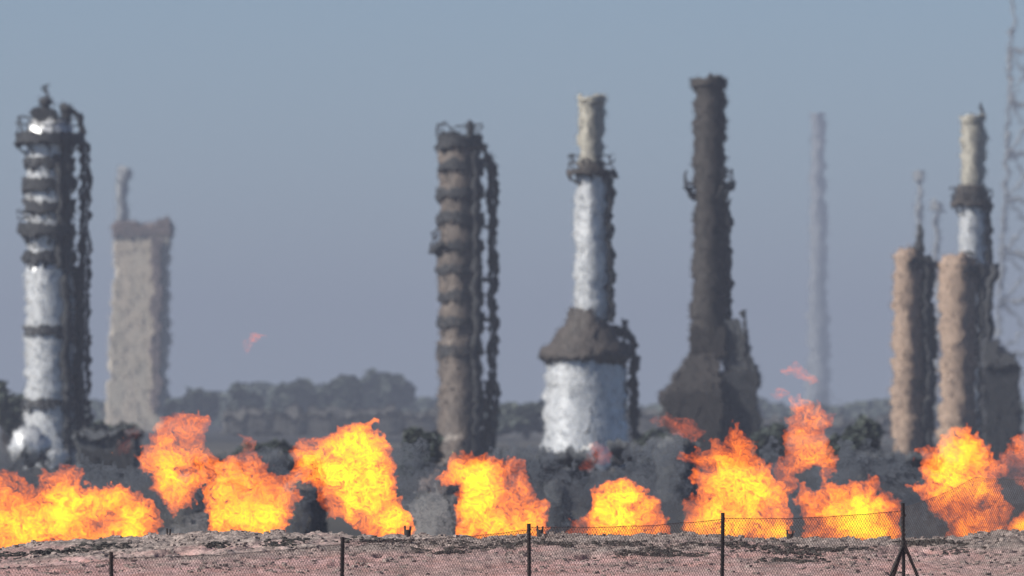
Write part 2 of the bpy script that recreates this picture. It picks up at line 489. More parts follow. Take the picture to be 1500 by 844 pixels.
# --- 2 pale concrete tower with thin flue
D = 2000; h = H(D, 1.5); cx, cy = wx(204, D), D
t = thing('concrete_tower', (cx, cy, 0), 'tall tan concrete tower with a dark top band, behind and right of the leftmost column', 'tower')
mb = MB()
mb.box(wx(157, D), wx(242, D), cy - 5.4, cy + 5.4, 0, wz(345, D), h, (wx(172, D), wx(247, D), cy - 4.8, cy + 4.8)); mb.build('tower_wall', M['concrete'], t, D, base=t.location)
mb = MB(); mb.box(wx(168, D), wx(250, D), cy - 5.2, cy + 5.2, wz(345, D), wz(328, D), h); mb.box(wx(226, D), wx(250, D), cy - 3, cy + 3, wz(328, D) + .01, wz(322, D), h)
mb.build('parapet', M['concrete_dark'], t, D, base=t.location)
mb = MB(); mb.box(wx(225, D), wx(238, D), cy - 6.2, cy - 5.45, wz(600, D), wz(350, D), h); mb.build('duct', M['concrete_dark'], t, D, base=t.location)
D2 = 2700; h2 = H(D2, 1.5)
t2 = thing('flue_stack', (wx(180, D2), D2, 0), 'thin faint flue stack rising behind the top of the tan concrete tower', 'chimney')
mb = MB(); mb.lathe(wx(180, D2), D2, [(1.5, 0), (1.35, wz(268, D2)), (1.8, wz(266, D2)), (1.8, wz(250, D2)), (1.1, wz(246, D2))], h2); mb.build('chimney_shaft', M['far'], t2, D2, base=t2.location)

# --- 3 ringed column in the middle
D = 780; h = H(D); cx, cy = wx(674, D), D
t = thing('distillation_column', (cx, cy, 0), 'dark brown distillation column with many stacked ring galleries, in the middle of the plant', 'column')
R = 30 / F * D; zt = wz(205, D)
mb = MB(); mb.lathe(cx, cy, [(R * 1.15, 0), (R * 1.15, 2), (R * 1.05, 2.4), (R * 1.03, wz(500, D)), (R, wz(495, D)), (R, zt - 1), (R * .7, zt - .3), (.01, zt)], h); mb.build('shell', M['brown'], t, D, base=t.location)
for i, py in enumerate([216, 250, 290, 327, 367, 403, 440, 478, 520]):
    ring_platform(t, cx, cy, R * .98, R * (1.14 if i < 5 else 1.1), wz(py, D), D, h, i < 1, thick=.75)
ring_platform(t, cx, cy, R * .98, R * 1.45, wz(363, D), D, h, True, a0=130, a1=230)
ladder_cage(t, wx(721, D), cy - .2, 1, wz(245, D), D, h, .5)
riser(t, [(wx(713, D), cy + .6, 0), (wx(713, D), cy + .6, wz(560, D))], .3, D, h)
riser(t, [(wx(697, D), cy - R * .8, 0), (wx(697, D), cy - R * .8, wz(225, D))], .35, D, h)  # added dark pipe in place of shade down the column's right side
for py in (245, 330, 412, 470): riser(t, [(wx(700, D), cy, wz(py, D)), (wx(727, D), cy, wz(py, D))], .16, D, h, name='cross_beam')
mb = MB()
mb.lathe(wx(664, D), cy, [(1.0, wz(212, D)), (1.0, wz(200, D)), (.4, wz(192, D))], h)
mb.tube([(wx(690, D), cy, wz(215, D)), (wx(690, D), cy, wz(176, D))], .16, h, 6, .3)
mb.tube([(wx(655, D), cy, wz(200, D)), (wx(700, D), cy, wz(212, D)), (wx(716, D), cy, wz(228, D)), (wx(722, D), cy, wz(250, D))], .3, h, 8)
mb.build('top_equipment', M['steel'], t, D, base=t.location)

# --- 4 silver stack on its bell shaped furnace
D = 720; h = H(D); cx, cy = wx(866, D), D
t = thing('furnace_stack', (cx, cy, 0), 'silver stack with a wide brown conical roof over a bright round furnace', 'stack')
u = D / F; bx = wx(857, D)
mb = MB(); mb.lathe(bx, cy, [(64 * u, 0), (63 * u, wz(665, D)), (60 * u, wz(620, D)), (58 * u, wz(580, D)), (57 * u, wz(522, D))], h); mb.build('furnace', M['silver'], t, D, base=t.location)
mb = MB(); mb.lathe(bx + .1, cy, [(57 * u, wz(530, D)), (69 * u, wz(524, D)), (69 * u, wz(518, D)), (57 * u, wz(507, D)), (45 * u, wz(493, D)), (34 * u, wz(478, D)), (27 * u, wz(464, D)), (24 * u, wz(452, D))], h); mb.build('cone_roof', M['umber'], t, D, base=t.location)
mb = MB(); mb.lathe(cx, cy, [(23 * u, wz(470, D)), (23 * u, wz(258, D))], h); mb.build('stack_shaft', M['silver'], t, D, base=t.location)
mb = MB(); mb.lathe(cx, cy, [(18.5 * u, wz(259, D)), (18.5 * u, wz(150, D)), (20.5 * u, wz(149, D)), (20.5 * u, wz(141, D)), (17 * u, wz(141, D))], h); mb.build('upper_shaft', M['cream'], t, D, base=t.location)
ring_platform(t, cx, cy, 18 * u, 37 * u, wz(256, D), D, h, True, 'umber', thick=.4)
mb = MB(); mb.lathe(cx, cy, [(20 * u, wz(256, D)), (21 * u, wz(245, D)), (19 * u, wz(236, D))], h); mb.build('collar', M['umber'], t, D, base=t.location)
ladder_cage(t, wx(893, D), cy, wz(470, D), wz(258, D), D, h, .35)
riser(t, [(wx(915, D), cy, 0), (wx(915, D), cy, wz(470, D))], .2, D, h)
riser(t, [(wx(932, D), cy + 1, 0), (wx(930, D), cy + 1, wz(500, D)), (wx(900, D), cy, wz(480, D))], .35, D, h)

# --- 5 brown chimney on a furnace block
D = 760; h = H(D); cx, cy = wx(1039, D), D; u = D / F
t = thing('furnace_stack', (cx, cy, 0), 'tall dark brown stack, the tallest of all, on a dark furnace block', 'stack')
mb = MB(); mb.lathe(cx, cy, [(27 * u, wz(500, D)), (25 * u, wz(440, D)), (23 * u, wz(300, D)), (22 * u, wz(128, D)), (26 * u, wz(126, D)), (26 * u, wz(113, D)), (21 * u, wz(113, D))], h); mb.build('stack_shaft', M['darkbrown'], t, D, base=t.location)
ring_platform(t, cx, cy, 22 * u, 36 * u, wz(276, D), D, h, True, 'steel', a0=-60, a1=75)
ring_platform(t, cx, cy, 22 * u, 36 * u, wz(276, D), D, h, True, 'steel', a0=150, a1=205)
ladder_cage(t, wx(1066, D), cy, wz(480, D), wz(290, D), D, h, .35)
mb = MB(); mb.box(wx(972, D), wx(1056, D), cy - 3, cy + 3, 0, wz(575, D), h); mb.box(wx(975, D), wx(1056, D), cy - 3, cy + 3, wz(575, D), wz(520, D), h, (wx(1008, D), wx(1050, D), cy - 1.5, cy + 1.5))
mb.box(wx(1012, D), wx(1062, D), cy - 1.4, cy + 1.4, wz(522, D), wz(480, D), h); mb.build('furnace', M['darkbrown'], t, D, base=t.location)
mb = MB(); mb.box(wx(1057, D), wx(1110, D), cy - 2, cy + 4, 0, wz(545, D), h); mb.build('convection_box', M['steel'], t, D, base=t.location)
mb = MB(); mb.box(wx(1062, D), wx(1108, D), cy - 1, cy + 1, wz(545, D), wz(470, D), h, (wx(1058, D), wx(1080, D), cy - 1, cy + 1)); mb.build('duct', M['slate'], t, D, base=t.location)
riser(t, [(wx(1096, D), cy - 1.5, wz(560, D)), (wx(1088, D), cy - 1.5, wz(455, D))], .14, D, h)

# --- 6 far faint chimney
D = 5600; h = H(D, 1.6); u = D / F; cx, cy = wx(1198, D), D
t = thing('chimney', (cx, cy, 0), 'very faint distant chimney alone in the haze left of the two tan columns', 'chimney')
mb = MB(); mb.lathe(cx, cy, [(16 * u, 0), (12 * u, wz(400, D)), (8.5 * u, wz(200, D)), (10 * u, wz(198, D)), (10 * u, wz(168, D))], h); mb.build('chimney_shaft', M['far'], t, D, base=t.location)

# --- 7 twin tan columns
for (px, wpx, py, D, lab) in [(1329, 21, 368, 840, 'left one of the two tan round columns, with a thin mast above its top'), (1403, 26, 376, 830, 'right one of the two tan round columns, directly under the cream stack')]:
    h = H(D); u = D / F; cx, cy = wx(px, D), D
    t = thing('process_column', (cx, cy, 0), lab, 'column', None)
    mb = MB(); zt = wz(py, D)
    mb.lathe(cx, cy, [(wpx * u * 1.05, 0), (wpx * u, 3), (wpx * u, zt - .5), (wpx * u * .8, zt), (.02, zt + .3)], h); mb.build('shell', M['tan'], t, D, base=t.location)
    ring_platform(t, cx, cy, wpx * u, wpx * u * 1.2, zt - 1.2, D, h, True, 'steel', a0=-80, a1=60)
    ladder_cage(t, wx(px + wpx + 8, D), cy - .3, 0, zt - .5, D, h, .4)
    riser(t, [(wx(px + wpx + 16, D), cy, 0), (wx(px + wpx + 16, D), cy, zt - 1), (wx(px + wpx - 4, D), cy, zt - .6)], .22, D, h)
    if px < 1350:
        riser(t, [(wx(1350, D), cy, 0), (wx(1350, D), cy, zt - 2)], .5, D, h)
        riser(t, [(wx(1347, D), cy, zt - .5), (wx(1347, D), cy, wz(330, D))], .3, D, h, name='vent_mast')
        riser(t, [(wx(1340, D), cy, zt - 1.2), (wx(1384, D), cy, zt - 1.2)], .35, D, h, name='cross_beam')
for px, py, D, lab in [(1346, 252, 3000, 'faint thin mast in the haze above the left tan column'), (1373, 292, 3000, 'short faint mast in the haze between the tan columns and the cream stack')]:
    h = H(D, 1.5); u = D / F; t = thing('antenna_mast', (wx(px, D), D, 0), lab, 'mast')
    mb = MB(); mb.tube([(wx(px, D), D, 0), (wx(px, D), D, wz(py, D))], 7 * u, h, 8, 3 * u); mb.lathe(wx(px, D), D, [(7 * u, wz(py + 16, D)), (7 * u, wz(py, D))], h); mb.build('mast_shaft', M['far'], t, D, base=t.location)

# --- cream / silver stack at right
D = 870; h = H(D); u = D / F; cx, cy = wx(1424, D), D
t = thing('boiler_stack', (cx, cy, 0), 'slim cream and silver stack rising above the right tan column', 'stack')
mb = MB(); mb.lathe(cx, cy, [(20 * u, 0), (19 * u, wz(290, D))], h); mb.build('stack_shaft', M['silver'], t, D, base=t.location)
mb = MB(); mb.lathe(cx + 1.5 * u, cy, [(18 * u, wz(291, D)), (17 * u, wz(182, D)), (18.5 * u, wz(181, D)), (18.5 * u, wz(171, D)), (15 * u, wz(171, D))], h); mb.build('upper_shaft', M['cream'], t, D, base=t.location)
mb = MB(); mb.lathe(cx, cy, [(19 * u, wz(300, D)), (22 * u, wz(290, D)), (22 * u, wz(276, D)), (18 * u, wz(272, D))], h); mb.build('collar', M['umber'], t, D, base=t.location)
ring_platform(t, cx, cy, 19 * u, 30 * u, wz(300, D), D, h, True, 'umber')
riser(t, [(wx(1438, D), cy, wz(176, D)), (wx(1438, D), cy, wz(150, D))], .08, D, h, name='lightning_rod')
ladder_cage(t, wx(1447, D), cy, wz(500, D), wz(300, D), D, h, .4)

# --- dark furnace block at the far right
D = 800; h = H(D); u = D / F; cx, cy = wx(1468, D), D
t = thing('furnace_block', (cx, cy, 0), 'dark steel furnace block with a sloping roof right of the tan columns', 'furnace')
mb = MB(); mb.box(wx(1443, D), wx(1492, D), cy - 2, cy + 3, 0, wz(535, D), h); mb.build('furnace_wall', M['steel'], t, D, base=t.location)
mb = MB(); mb.box(wx(1438, D), wx(1496, D), cy - 2.3, cy + 3.3, wz(535, D), wz(497, D), h, (wx(1440, D), wx(1460, D), cy - 1, cy + 1)); mb.build('furnace_roof', M['steel'], t, D, base=t.location)
riser(t, [(wx(1449, D), cy, wz(500, D)), (wx(1449, D), cy, wz(430, D)), (wx(1456, D), cy, wz(385, D))], .3, D, h)
riser(t, [(wx(1481, D), cy - 1.5, 0), (wx(1487, D), cy - 1.5, wz(525, D))], .25, D, h, 'silver')

# --- lattice mast at the right edge
D = 2900; h = H(D, 1.6); u = D / F
t = thing('lattice_mast', (wx(1500, D), D, 0), 'hazy open lattice mast cut off by the right edge of the photo', 'mast')
zt = wz(38, D)
legs = {}
for i, (b, tp) in enumerate([(1458, 1483), (1562, 1518)]):
    for dy in (-3, 3):
        mb = MB(); mb.tube([(wx(b, D), D + dy, 0), (wx(tp, D), D + dy * .4, zt)], .4, h, 6, .3); mb.build('leg', M['far'], t, D, base=t.location)
mb = MB(); k = 0
zs = [wz(p, D) for p in (75, 152, 225, 292, 372, 440, 520, 590)]
def lx(side, z):
    b, tp = ((1458, 1483), (1562, 1518))[side]; f = z / zt
    return wx(b + (tp - b) * f, D)
for i, z in enumerate(zs):
    for dy in (-2, 2): mb.tube([(lx(0, z) - .3, D + dy, z), (lx(1, z) + .3, D + dy, z)], .35, h, 6)
    if i < len(zs) - 1:
        z2 = zs[i + 1]
        mb.tube([(lx(0, z), D - 2, z), (lx(1, z2), D - 2, z2)], .28, h, 4); mb.tube([(lx(1, z), D - 2, z), (lx(0, z2), D - 2, z2)], .28, h, 4)
mb.build('bracing', M['far'], t, D, base=t.location)
mb = MB(); mb.tube([(wx(1483, D), D, zt - 3), (wx(1487, D), D, wz(-20, D))], .25, h, 4); mb.build('top_rod', M['far'], t, D, base=t.location)

# ------------------------------------------------------------------ trees
def tree(px, wpx, ptop, pbot, D, label, group='trees behind the fires', dens=1.0, m='leaf', trunk=True):
    u = D / F; cx, cy = wx(px, D), D
    z0, z1 = max(.2, wz(pbot, D)), wz(ptop, D); Wd = wpx * u / 2; Hh = (z1 - z0) / 2; zc = (z0 + z1) / 2
    t = thing('tree', (cx, cy, 0), label, 'tree', group)
    if trunk:
        mb = MB(); mb.tube([(cx, cy, 0), (cx + .1 * Wd, cy, z0 + Hh * .6)], Wd * .09, .3, 7, Wd * .05)
        for q in range(5):
            a = q * 1.26 + .3; mb.tube([(cx, cy, z0 * .8 + Hh * .1), (cx + math.cos(a) * Wd * .6, cy + math.sin(a) * Wd * .6, zc + Hh * .3)], Wd * .045, .3, 5, Wd * .015)
        mb.build('trunk', M['bark'], t, D, base=t.location)
    n = int(2600 * dens * max(1, (wpx / 60) ** 1.3))
    # lobes, then leaf clumps spread through them
    K = 11
    lob = np.stack([RNG.uniform(-.62, .62, K), RNG.uniform(-.6, .6, K), RNG.uniform(-.55, .55, K)], -1); lr = RNG.uniform(.30, .52, K)
    q = RNG.integers(0, K, n); d = RNG.normal(size=(n, 3)); d /= np.linalg.norm(d, axis=1)[:, None]
    p = lob[q] + d * (lr[q] * RNG.random(n) ** .4)[:, None]
    p[:, 0] = cx + p[:, 0] * Wd; p[:, 1] = cy + p[:, 1] * Wd; p[:, 2] = zc + p[:, 2] * Hh
    s = u * RNG.uniform(1.8, 4.2, n)
    a = RNG.uniform(0, 6.28, n); tl = RNG.normal(0, .5, n)
    ux = np.stack([np.cos(a), np.sin(a), .25 * np.sin(tl)], -1) * (s * 1.6)[:, None]
    uy = np.stack([-np.sin(a) * np.cos(tl), np.cos(a) * np.cos(tl), np.sin(tl) + .5], -1) * (s * .55)[:, None]
    V = np.stack([p - ux - uy, p + ux - uy * .6, p + ux * .8 + uy, p - ux * .7 + uy], 1)
    mb = MB(); mb.add(V, np.arange(n * 4).reshape(n, 4)); mb.build('crown', M[m], t, D, smooth=False, base=t.location)


for a in [(232, 62, 565, 640, 2100, 'dark tree at the foot of the tan concrete tower'),
          (290, 66, 568, 640, 2250, 'low dark tree, second right of the tan concrete tower'),
          (362, 56, 552, 638, 2200, 'round dark tree in the middle of the hazy row, third right of the tan tower'),
          (440, 92, 540, 640, 2300, 'broad dark tree, the highest of the hazy row, fourth from the tan tower'),
          (505, 84, 546, 640, 2250, 'wide dark tree, fifth of the hazy row right of the tan tower'),
          (566, 78, 538, 632, 2400, 'dark tree with a ragged top at the right end of the hazy row'),
          (770, 90, 590, 660, 1500, 'dark tree between the brown ringed column and the bell shaped furnace'),
          (12, 60, 560, 700, 900, 'dark tree cut by the left edge beside the round silver tank'),
          (615, 60, 628, 705, 560, 'round black bush at the foot of the brown ringed column'),
          (1252, 92, 612, 690, 620, 'round black bush left of the left tan column'),
          (1125, 60, 620, 720, 700, 'dark bush beside the dark furnace block, left of the tall thin flame'),
          (958, 70, 628, 700, 700, 'dark bush between the bell shaped furnace and the dark furnace block'),
          (165, 90, 610, 700, 900, 'dark green bush between the leftmost column and the tan tower'),
          (390, 90, 640, 730, 620, 'dark bush behind the low saddle between the second and third fires')]:
    tree(*a, dens=1.3 if a[4] > 1000 else 2.0, trunk=a[4] > 800)

def far_wood(n):
    px = RNG.uniform(-120, 1640, n); D_ = RNG.uniform(2600, 3300, n)
    top = 597 - 12 * np.clip(fbm(px / 60, 0 * px, 0 * px + 5, 3), -.6, 1) - 30 * np.exp(-((px - 430) / 170) ** 2) - 6 * np.exp(-((px - 100) / 120) ** 2)
    zt = CAM_Z + (600 - top) / F * D_; z = zt * RNG.random(n) ** .6
    return np.stack([(px - 750) / F * D_, D_, z], -1)


tag(chunk_mesh('treeline', 16000, far_wood, M['leaf'], 1.0, 3.2, .7, 1.2), 'low hazy dark belt of trees along the whole horizon', 'treeline', kind='stuff')

# ------------------------------------------------------------------ low plant buildings and tanks, half hidden by the fires
def tank(px, wpx, ptop, D, label, m, roof='concrete_dark'):
    u = D / F; cx, cy = wx(px, D), D; h = H(D, 1.6); t = thing('storage_tank', (cx, cy, 0), label, 'tank', None)
    z = wz(ptop, D); mb = MB(); mb.lathe(cx, cy, [(wpx * u, 0), (wpx * u, z)], h); mb.build('shell', M[m], t, D, base=t.location)
    mb = MB(); mb.lathe(cx, cy, [(wpx * u * 1.02, z + .003), (wpx * u * .5, z + .5), (.02, z + .7)], h); mb.build('tank_roof', M[roof], t, D, base=t.location)


def shed(px0, px1, ptop, D, label, m, depth=8, slope=.8):
    h = H(D, 1.6); x0, x1 = wx(px0, D), wx(px1, D); z = wz(ptop, D); t = thing('plant_shed', ((x0 + x1) / 2, D, 0), label, 'shed', None)
    mb = MB(); mb.box(x0, x1, D - depth / 2, D + depth / 2, 0, z, h); mb.build('shed_wall', M[m], t, D, base=t.location)
    mb = MB(); mb.box(x0 - .3, x1 + .3, D - depth / 2 - .3, D + depth / 2 + .3, z + .003, z + slope, h, (x0 - .3, x1 + .3, D - .3, D + .3)); mb.build('shed_roof', M[m], t, D, base=t.location)
    n = max(2, int((x1 - x0) / 5))
    for i in range(n):
        mb = MB(); xx = x0 + (i + .5) * (x1 - x0) / n; mb.box(xx - .9, xx + .9, D - depth / 2 - .12, D - depth / 2 - .01, z * .25, z * .7, h)
        mb.build('shutter', M['steel'], t, D, base=t.location)


shed(330, 650, 608, 1700, 'long low dun shed in the haze below the row of trees', 'dun', 14, .5)
shed(885, 1010, 612, 1600, 'hazy dun shed between the bell shaped furnace and the dark furnace block', 'dun', 10, .5)
shed(1105, 1330, 622, 1700, 'long hazy dun shed behind the tall thin flame', 'dun', 10, .5)
shed(118, 200, 640, 620, 'small slate coloured shed between the leftmost column and the sprawling fire', 'slate', 6, .4)


def pipe_rack(px0, px1, ptop, D, label, levels=3):
    h = H(D, 1.6); x0, x1 = wx(px0, D), wx(px1, D); zt = wz(ptop, D); t = thing('pipe_rack', ((x0 + x1) / 2, D, 0), label, 'pipe rack', None)
    n = max(2, int((x1 - x0) / 3.2))
    for i in range(n + 1):
        x = x0 + (x1 - x0) * i / n; mb = MB(); mb.box(x - .14, x + .14, D - .14, D + .14, 0, zt, h); mb.build('rack_column', M['steel'], t, D, base=t.location)
    for q in range(levels):
        z = zt * (1 - .27 * q) - .2; r_ = [.32, .22, .28][q % 3]
        mb = MB(); mb.tube([(x0 - .5, D - .5 + .4 * q, z), (x1 + .5, D - .5 + .4 * q, z)], r_, h, 10); mb.build('pipe', M[['slate', 'steel', 'dun'][q % 3]], t, D, base=t.location)


pipe_rack(300, 460, 668, 520, 'dark pipe rack behind the sprawling fire and the hooked fire')
pipe_rack(740, 850, 664, 560, 'dark pipe rack left of and below the bell shaped furnace')
pipe_rack(905, 1010, 650, 560, 'dark pipe rack between the bell shaped furnace and the dark furnace block')
pipe_rack(1270, 1370, 668, 560, 'dark pipe rack in front of the left tan column')
tank(642, 30, 722, 325, 'pale squat tank behind the gap right of the third fire', 'dun')
tank(276, 26, 722, 325, 'olive grey squat tank in the gap between the first two fires', 'dun')
tank(442, 34, 722, 325, 'grey squat tank in the arch between the second and third fires', 'dun')
tank(815, 24, 738, 325, 'dark grey squat tank left of the small dome shaped fire', 'slate', 'slate')
tank(990, 30, 655, 480, 'blue grey tank behind the gap right of the small dome shaped fire', 'slate', 'slate')

# white braced gantry in front of the furnace
D = 600; h = H(D); t = thing('pipe_gantry', (wx(858, D), D, 0), 'small white braced gantry in front of the bell shaped furnace', 'gantry')
mb = MB()
for a, b in [((838, 672), (872, 650)), ((832, 668), (862, 680)), ((845, 662), (866, 674)), ((836, 684), (858, 668))]:
    mb.tube([(wx(a[0], D), D, wz(a[1], D)), (wx(b[0], D), D, wz(b[1], D))], .07, h, 6)
mb.build('brace', M['white'], t, D, base=t.location)
for px in (836, 870):
    mb = MB(); mb.tube([(wx(px, D), D, 0), (wx(px, D), D, wz(660, D))], .09, h, 6); mb.build('leg', M['steel'], t, D, base=t.location)

# ------------------------------------------------------------------ fires
def fire_material(name, er, eg, eb, ar, ag, ab):
    """glowing gas: light is given off and absorbed evenly through the body, so thin edges stay red and deep cores turn yellow"""
    m = bpy.data.materials.new(name); m.use_nodes = True
    nt = m.node_tree; N = nt.nodes; L = nt.links; N.clear()
    out = N.new('ShaderNodeOutputMaterial'); e = N.new('ShaderNodeEmission'); a = N.new('ShaderNodeVolumeAbsorption'); s = N.new('ShaderNodeAddShader')
    mx = max(er, eg, eb); e.inputs['Color'].default_value = (er / mx, eg / mx, eb / mx, 1); e.inputs['Strength'].default_value = mx
    d = max(ar, ag, ab) * 1.001
    a.inputs['Density'].default_value = d; a.inputs['Color'].default_value = (1 - ar / d, 1 - ag / d, 1 - ab / d, 1)
    L.new(e.outputs[0], s.inputs[0]); L.new(a.outputs[0], s.inputs[1]); L.new(s.outputs[0], out.inputs['Volume'])
    return m


M['fire'] = fire_material('burning_gas', 3.35, .44, .042, 3.4, .52, 1.0)
M['fire_thin'] = fire_material('thin_burning_gas', 1.9, .30, .10, 2.4, 1.2, 1.2)


def polydist(px, py, poly):
    poly = np.array(poly, float); a = poly; b = np.roll(poly, -1, 0)
    best = np.full(px.shape, 1e9); inside = np.zeros(px.shape, bool)
    for (x0, y0), (x1, y1) in zip(a, b):
        dx, dy = x1 - x0, y1 - y0; L2 = dx * dx + dy * dy + 1e-9
        t = np.clip(((px - x0) * dx + (py - y0) * dy) / L2, 0, 1)
        best = np.minimum(best, np.hypot(px - x0 - t * dx, py - y0 - t * dy))
        c = ((y0 > py) != (y1 > py)) & (px < dx * (py - y0) / (dy + 1e-12) + x0)
        inside ^= c
    return np.where(inside, best, -best)


def fire(poly, label, hot=(), cold=(), D=206.0, m='fire', base=.60, name='gas_fire', group=None, rag=7.5, cat='fire', depth=1.0, step=1.05):
    """outline inflated into a lumpy body of burning gas; hot / cold: (px, py, radius, amount) swellings and hollows"""
    poly = np.array(poly, float)
    x0, y0 = poly.min(0) - 14; x1, y1 = poly.max(0) + 14
    gx = np.arange(x0, x1, step); gy = np.arange(y0, y1, step)
    PX, PY = np.meshgrid(gx, gy)
    # turbulence warps the outline
    w1 = fbm(PX / 26, PY / 26, 0 * PX + 1, 4, .55); w2 = fbm(PX / 26 + 50, PY / 26, 0 * PX + 1, 4, .55)
    QX, QY = PX + rag * 1.3 * w1, PY + rag * 1.3 * w2
    d = 2.5 + polydist(QX, QY, poly) + rag * .75 * fbm(PX / 9, PY / 9, 0 * PX + 4, 3, .6)
    out = []
    sw = np.full(PX.shape, base)
    for hx, hy, r, a_ in hot: sw = sw + 2.0 * a_ * np.exp(-((QX - hx) ** 2 + (QY - hy) ** 2) / (r * r))
    for hx, hy, r, a_ in cold: sw = sw - a_ * np.exp(-((QX - hx) ** 2 + (QY - hy) ** 2) / (r * r))
    for side in (-1, 1):
        zo = 11.0 * side
        b1 = 1 - np.abs(fbm(QX / 30, QY / 26, 0 * PX + zo, 3, .5)) * 1.5
        b2 = 1 - np.abs(fbm(QX / 11 + .12 * w2 * 5, QY / 9.5, 0 * PX + zo + 3, 3, .6)) * 1.9
        b3 = fbm(QX / 4.2, QY / 4.2, 0 * PX + zo + 6, 2, .6)
        tex = .30 + .50 * b1 + .55 * b2 * .8 + .58 * b3
        tex = np.clip(tex, .10, 3)
        edge = np.clip(d / 26.0, 0, 1) ** .85
        big = .75 + .85 * fbm(QX / 38 + 9, QY / 34, 0 * PX + zo * .2, 2)
        out.append(depth * edge * np.clip(tex / .9, .1, 3) ** 1.75 * np.clip(sw, .04, 3) ** 1.15 * np.clip(big, .3, 2) * .44)
    cell = ((d[:-1, :-1] > 0) & (d[1:, :-1] > 0) & (d[:-1, 1:] > 0) & (d[1:, 1:] > 0))
    n, mm = PX.shape
    for _ in range(4):          # no zero-thickness specks: every cell keeps a corner inside the body
        cnt = np.zeros((n, mm), int)
        for i in (0, 1):
            for j in (0, 1): cnt[i:n - 1 + i, j:mm - 1 + j] += cell
        inn = cnt == 4
        cell = cell & (inn[:-1, :-1] | inn[1:, :-1] | inn[:-1, 1:] | inn[1:, 1:])
    cnt = np.zeros((n, mm), int)
    for i in (0, 1):
        for j in (0, 1): cnt[i:n - 1 + i, j:mm - 1 + j] += cell
    used = cnt > 0; inner = cnt == 4
    WX, WZ = wx(PX, D), wz(PY, D)
    idf = np.full((n, mm), -1); idb = np.full((n, mm), -1)
    k = used.sum(); idf[used] = np.arange(k); idb[used] = idf[used]
    ki = inner.sum(); idb[inner] = k + np.arange(ki)
    yc = D + .35 * fbm(PX / 60, PY / 60, 0 * PX + 8, 2)
    yf = np.where(inner, yc - out[0], yc); yb = yc + out[1]
    V = np.vstack([np.stack([WX[used], yf[used], WZ[used]], -1), np.stack([WX[inner], yb[inner], WZ[inner]], -1)])
    ci, cj = np.nonzero(cell)
    ff = np.stack([idf[ci, cj], idf[ci, cj + 1], idf[ci + 1, cj + 1], idf[ci + 1, cj]], -1)[:, ::-1]
    fb = np.stack([idb[ci, cj], idb[ci, cj + 1], idb[ci + 1, cj + 1], idb[ci + 1, cj]], -1)
    mb = MB(); base_pt = (wx(poly[:, 0].mean(), D), D, wz(poly[:, 1].max(), D))
    mb.add(V, np.vstack([ff, fb]))
    o = mb.build(name, M[m], None, base=base_pt); o.location = base_pt
    return tag(o, label, cat, group)


GR = 'gas fires burning along the trench'
fire([(-60, 700), (10, 690), (27, 696), (44, 706), (55, 718), (60, 700), (63, 689), (81, 691), (101, 682), (118, 689), (130, 711), (145, 717), (168, 705), (188, 710), (210, 726), (226, 745), (235, 765), (231, 785), (226, 806), (-60, 826)],
     'broad low yellow fire cut by the left edge, with a rounded right end', [(200, 768, 26, .8), (100, 745, 36, .6), (15, 765, 30, .5), (60, 770, 30, .4), (170, 725, 26, .3)], [(146, 766, 12, .6), (30, 722, 18, .3), (95, 695, 16, .2)], group=GR)
fire([(256, 754), (247, 742), (232, 729), (219, 706), (205, 686), (199, 668), (213, 654), (218, 631), (236, 613), (259, 609), (293, 609), (305, 622), (301, 641), (304, 661), (323, 667), (356, 662), (359, 641), (371, 637), (376, 661), (392, 682), (402, 696), (424, 690), (441, 715), (438, 742), (427, 762), (421, 785), (417, 806), (299, 806), (300, 786), (303, 762), (296, 735), (304, 708), (289, 722), (273, 746)],
     'sprawling fire with a lobe leaning left and a small spike on its right shoulder', [(250, 690, 22, .6), (330, 735, 32, .8), (395, 765, 26, .8), (320, 765, 24, .5), (268, 710, 16, .3)], [(285, 640, 24, .38), (355, 728, 12, .35), (366, 660, 18, .4), (225, 650, 14, .15)], group=GR)
fire([(424, 690), (425, 681), (429, 661), (437, 644), (456, 637), (476, 640), (489, 627), (516, 622), (541, 617), (554, 633), (575, 653), (583, 674), (579, 701), (579, 722), (592, 738), (608, 760), (603, 778), (600, 806), (560, 806), (537, 781), (503, 764), (477, 752), (466, 728), (459, 711), (442, 706), (428, 712)],
     'big bright yellow fire with a hooked left arm, leaning over a grey arch', [(525, 650, 34, 1.0), (545, 715, 40, 1.0), (452, 685, 18, .5), (585, 765, 20, .8), (495, 690, 26, .6)], [(485, 730, 16, .4), (572, 670, 12, .5), (455, 652, 14, .2)], group=GR)
fire([(638, 702), (651, 685), (664, 664), (678, 660), (698, 666), (718, 662), (732, 673), (749, 666), (764, 678), (775, 701), (778, 722), (795, 736), (802, 762), (806, 779), (803, 806), (668, 806), (671, 782), (668, 759), (667, 728), (672, 711), (655, 713)],
     'fire with a crooked left shoulder and ragged red top, left of the second bare post', [(698, 707, 28, 1.0), (700, 740, 26, .6), (685, 775, 22, .7), (780, 772, 20, .6), (735, 770, 26, .3)], [(742, 705, 16, .55), (698, 673, 12, .35), (760, 690, 14, .3)], group=GR)
fire([(829, 782), (834, 766), (851, 759), (868, 748), (871, 722), (885, 705), (912, 699), (938, 709), (960, 724), (973, 748), (984, 779), (982, 806), (829, 806)],
     'small dome shaped fire with a low red tail on its left', [(908, 735, 32, 1.1), (900, 765, 30, .4)], [(850, 775, 18, .45), (955, 750, 14, .3), (925, 778, 18, .2)], group=GR)
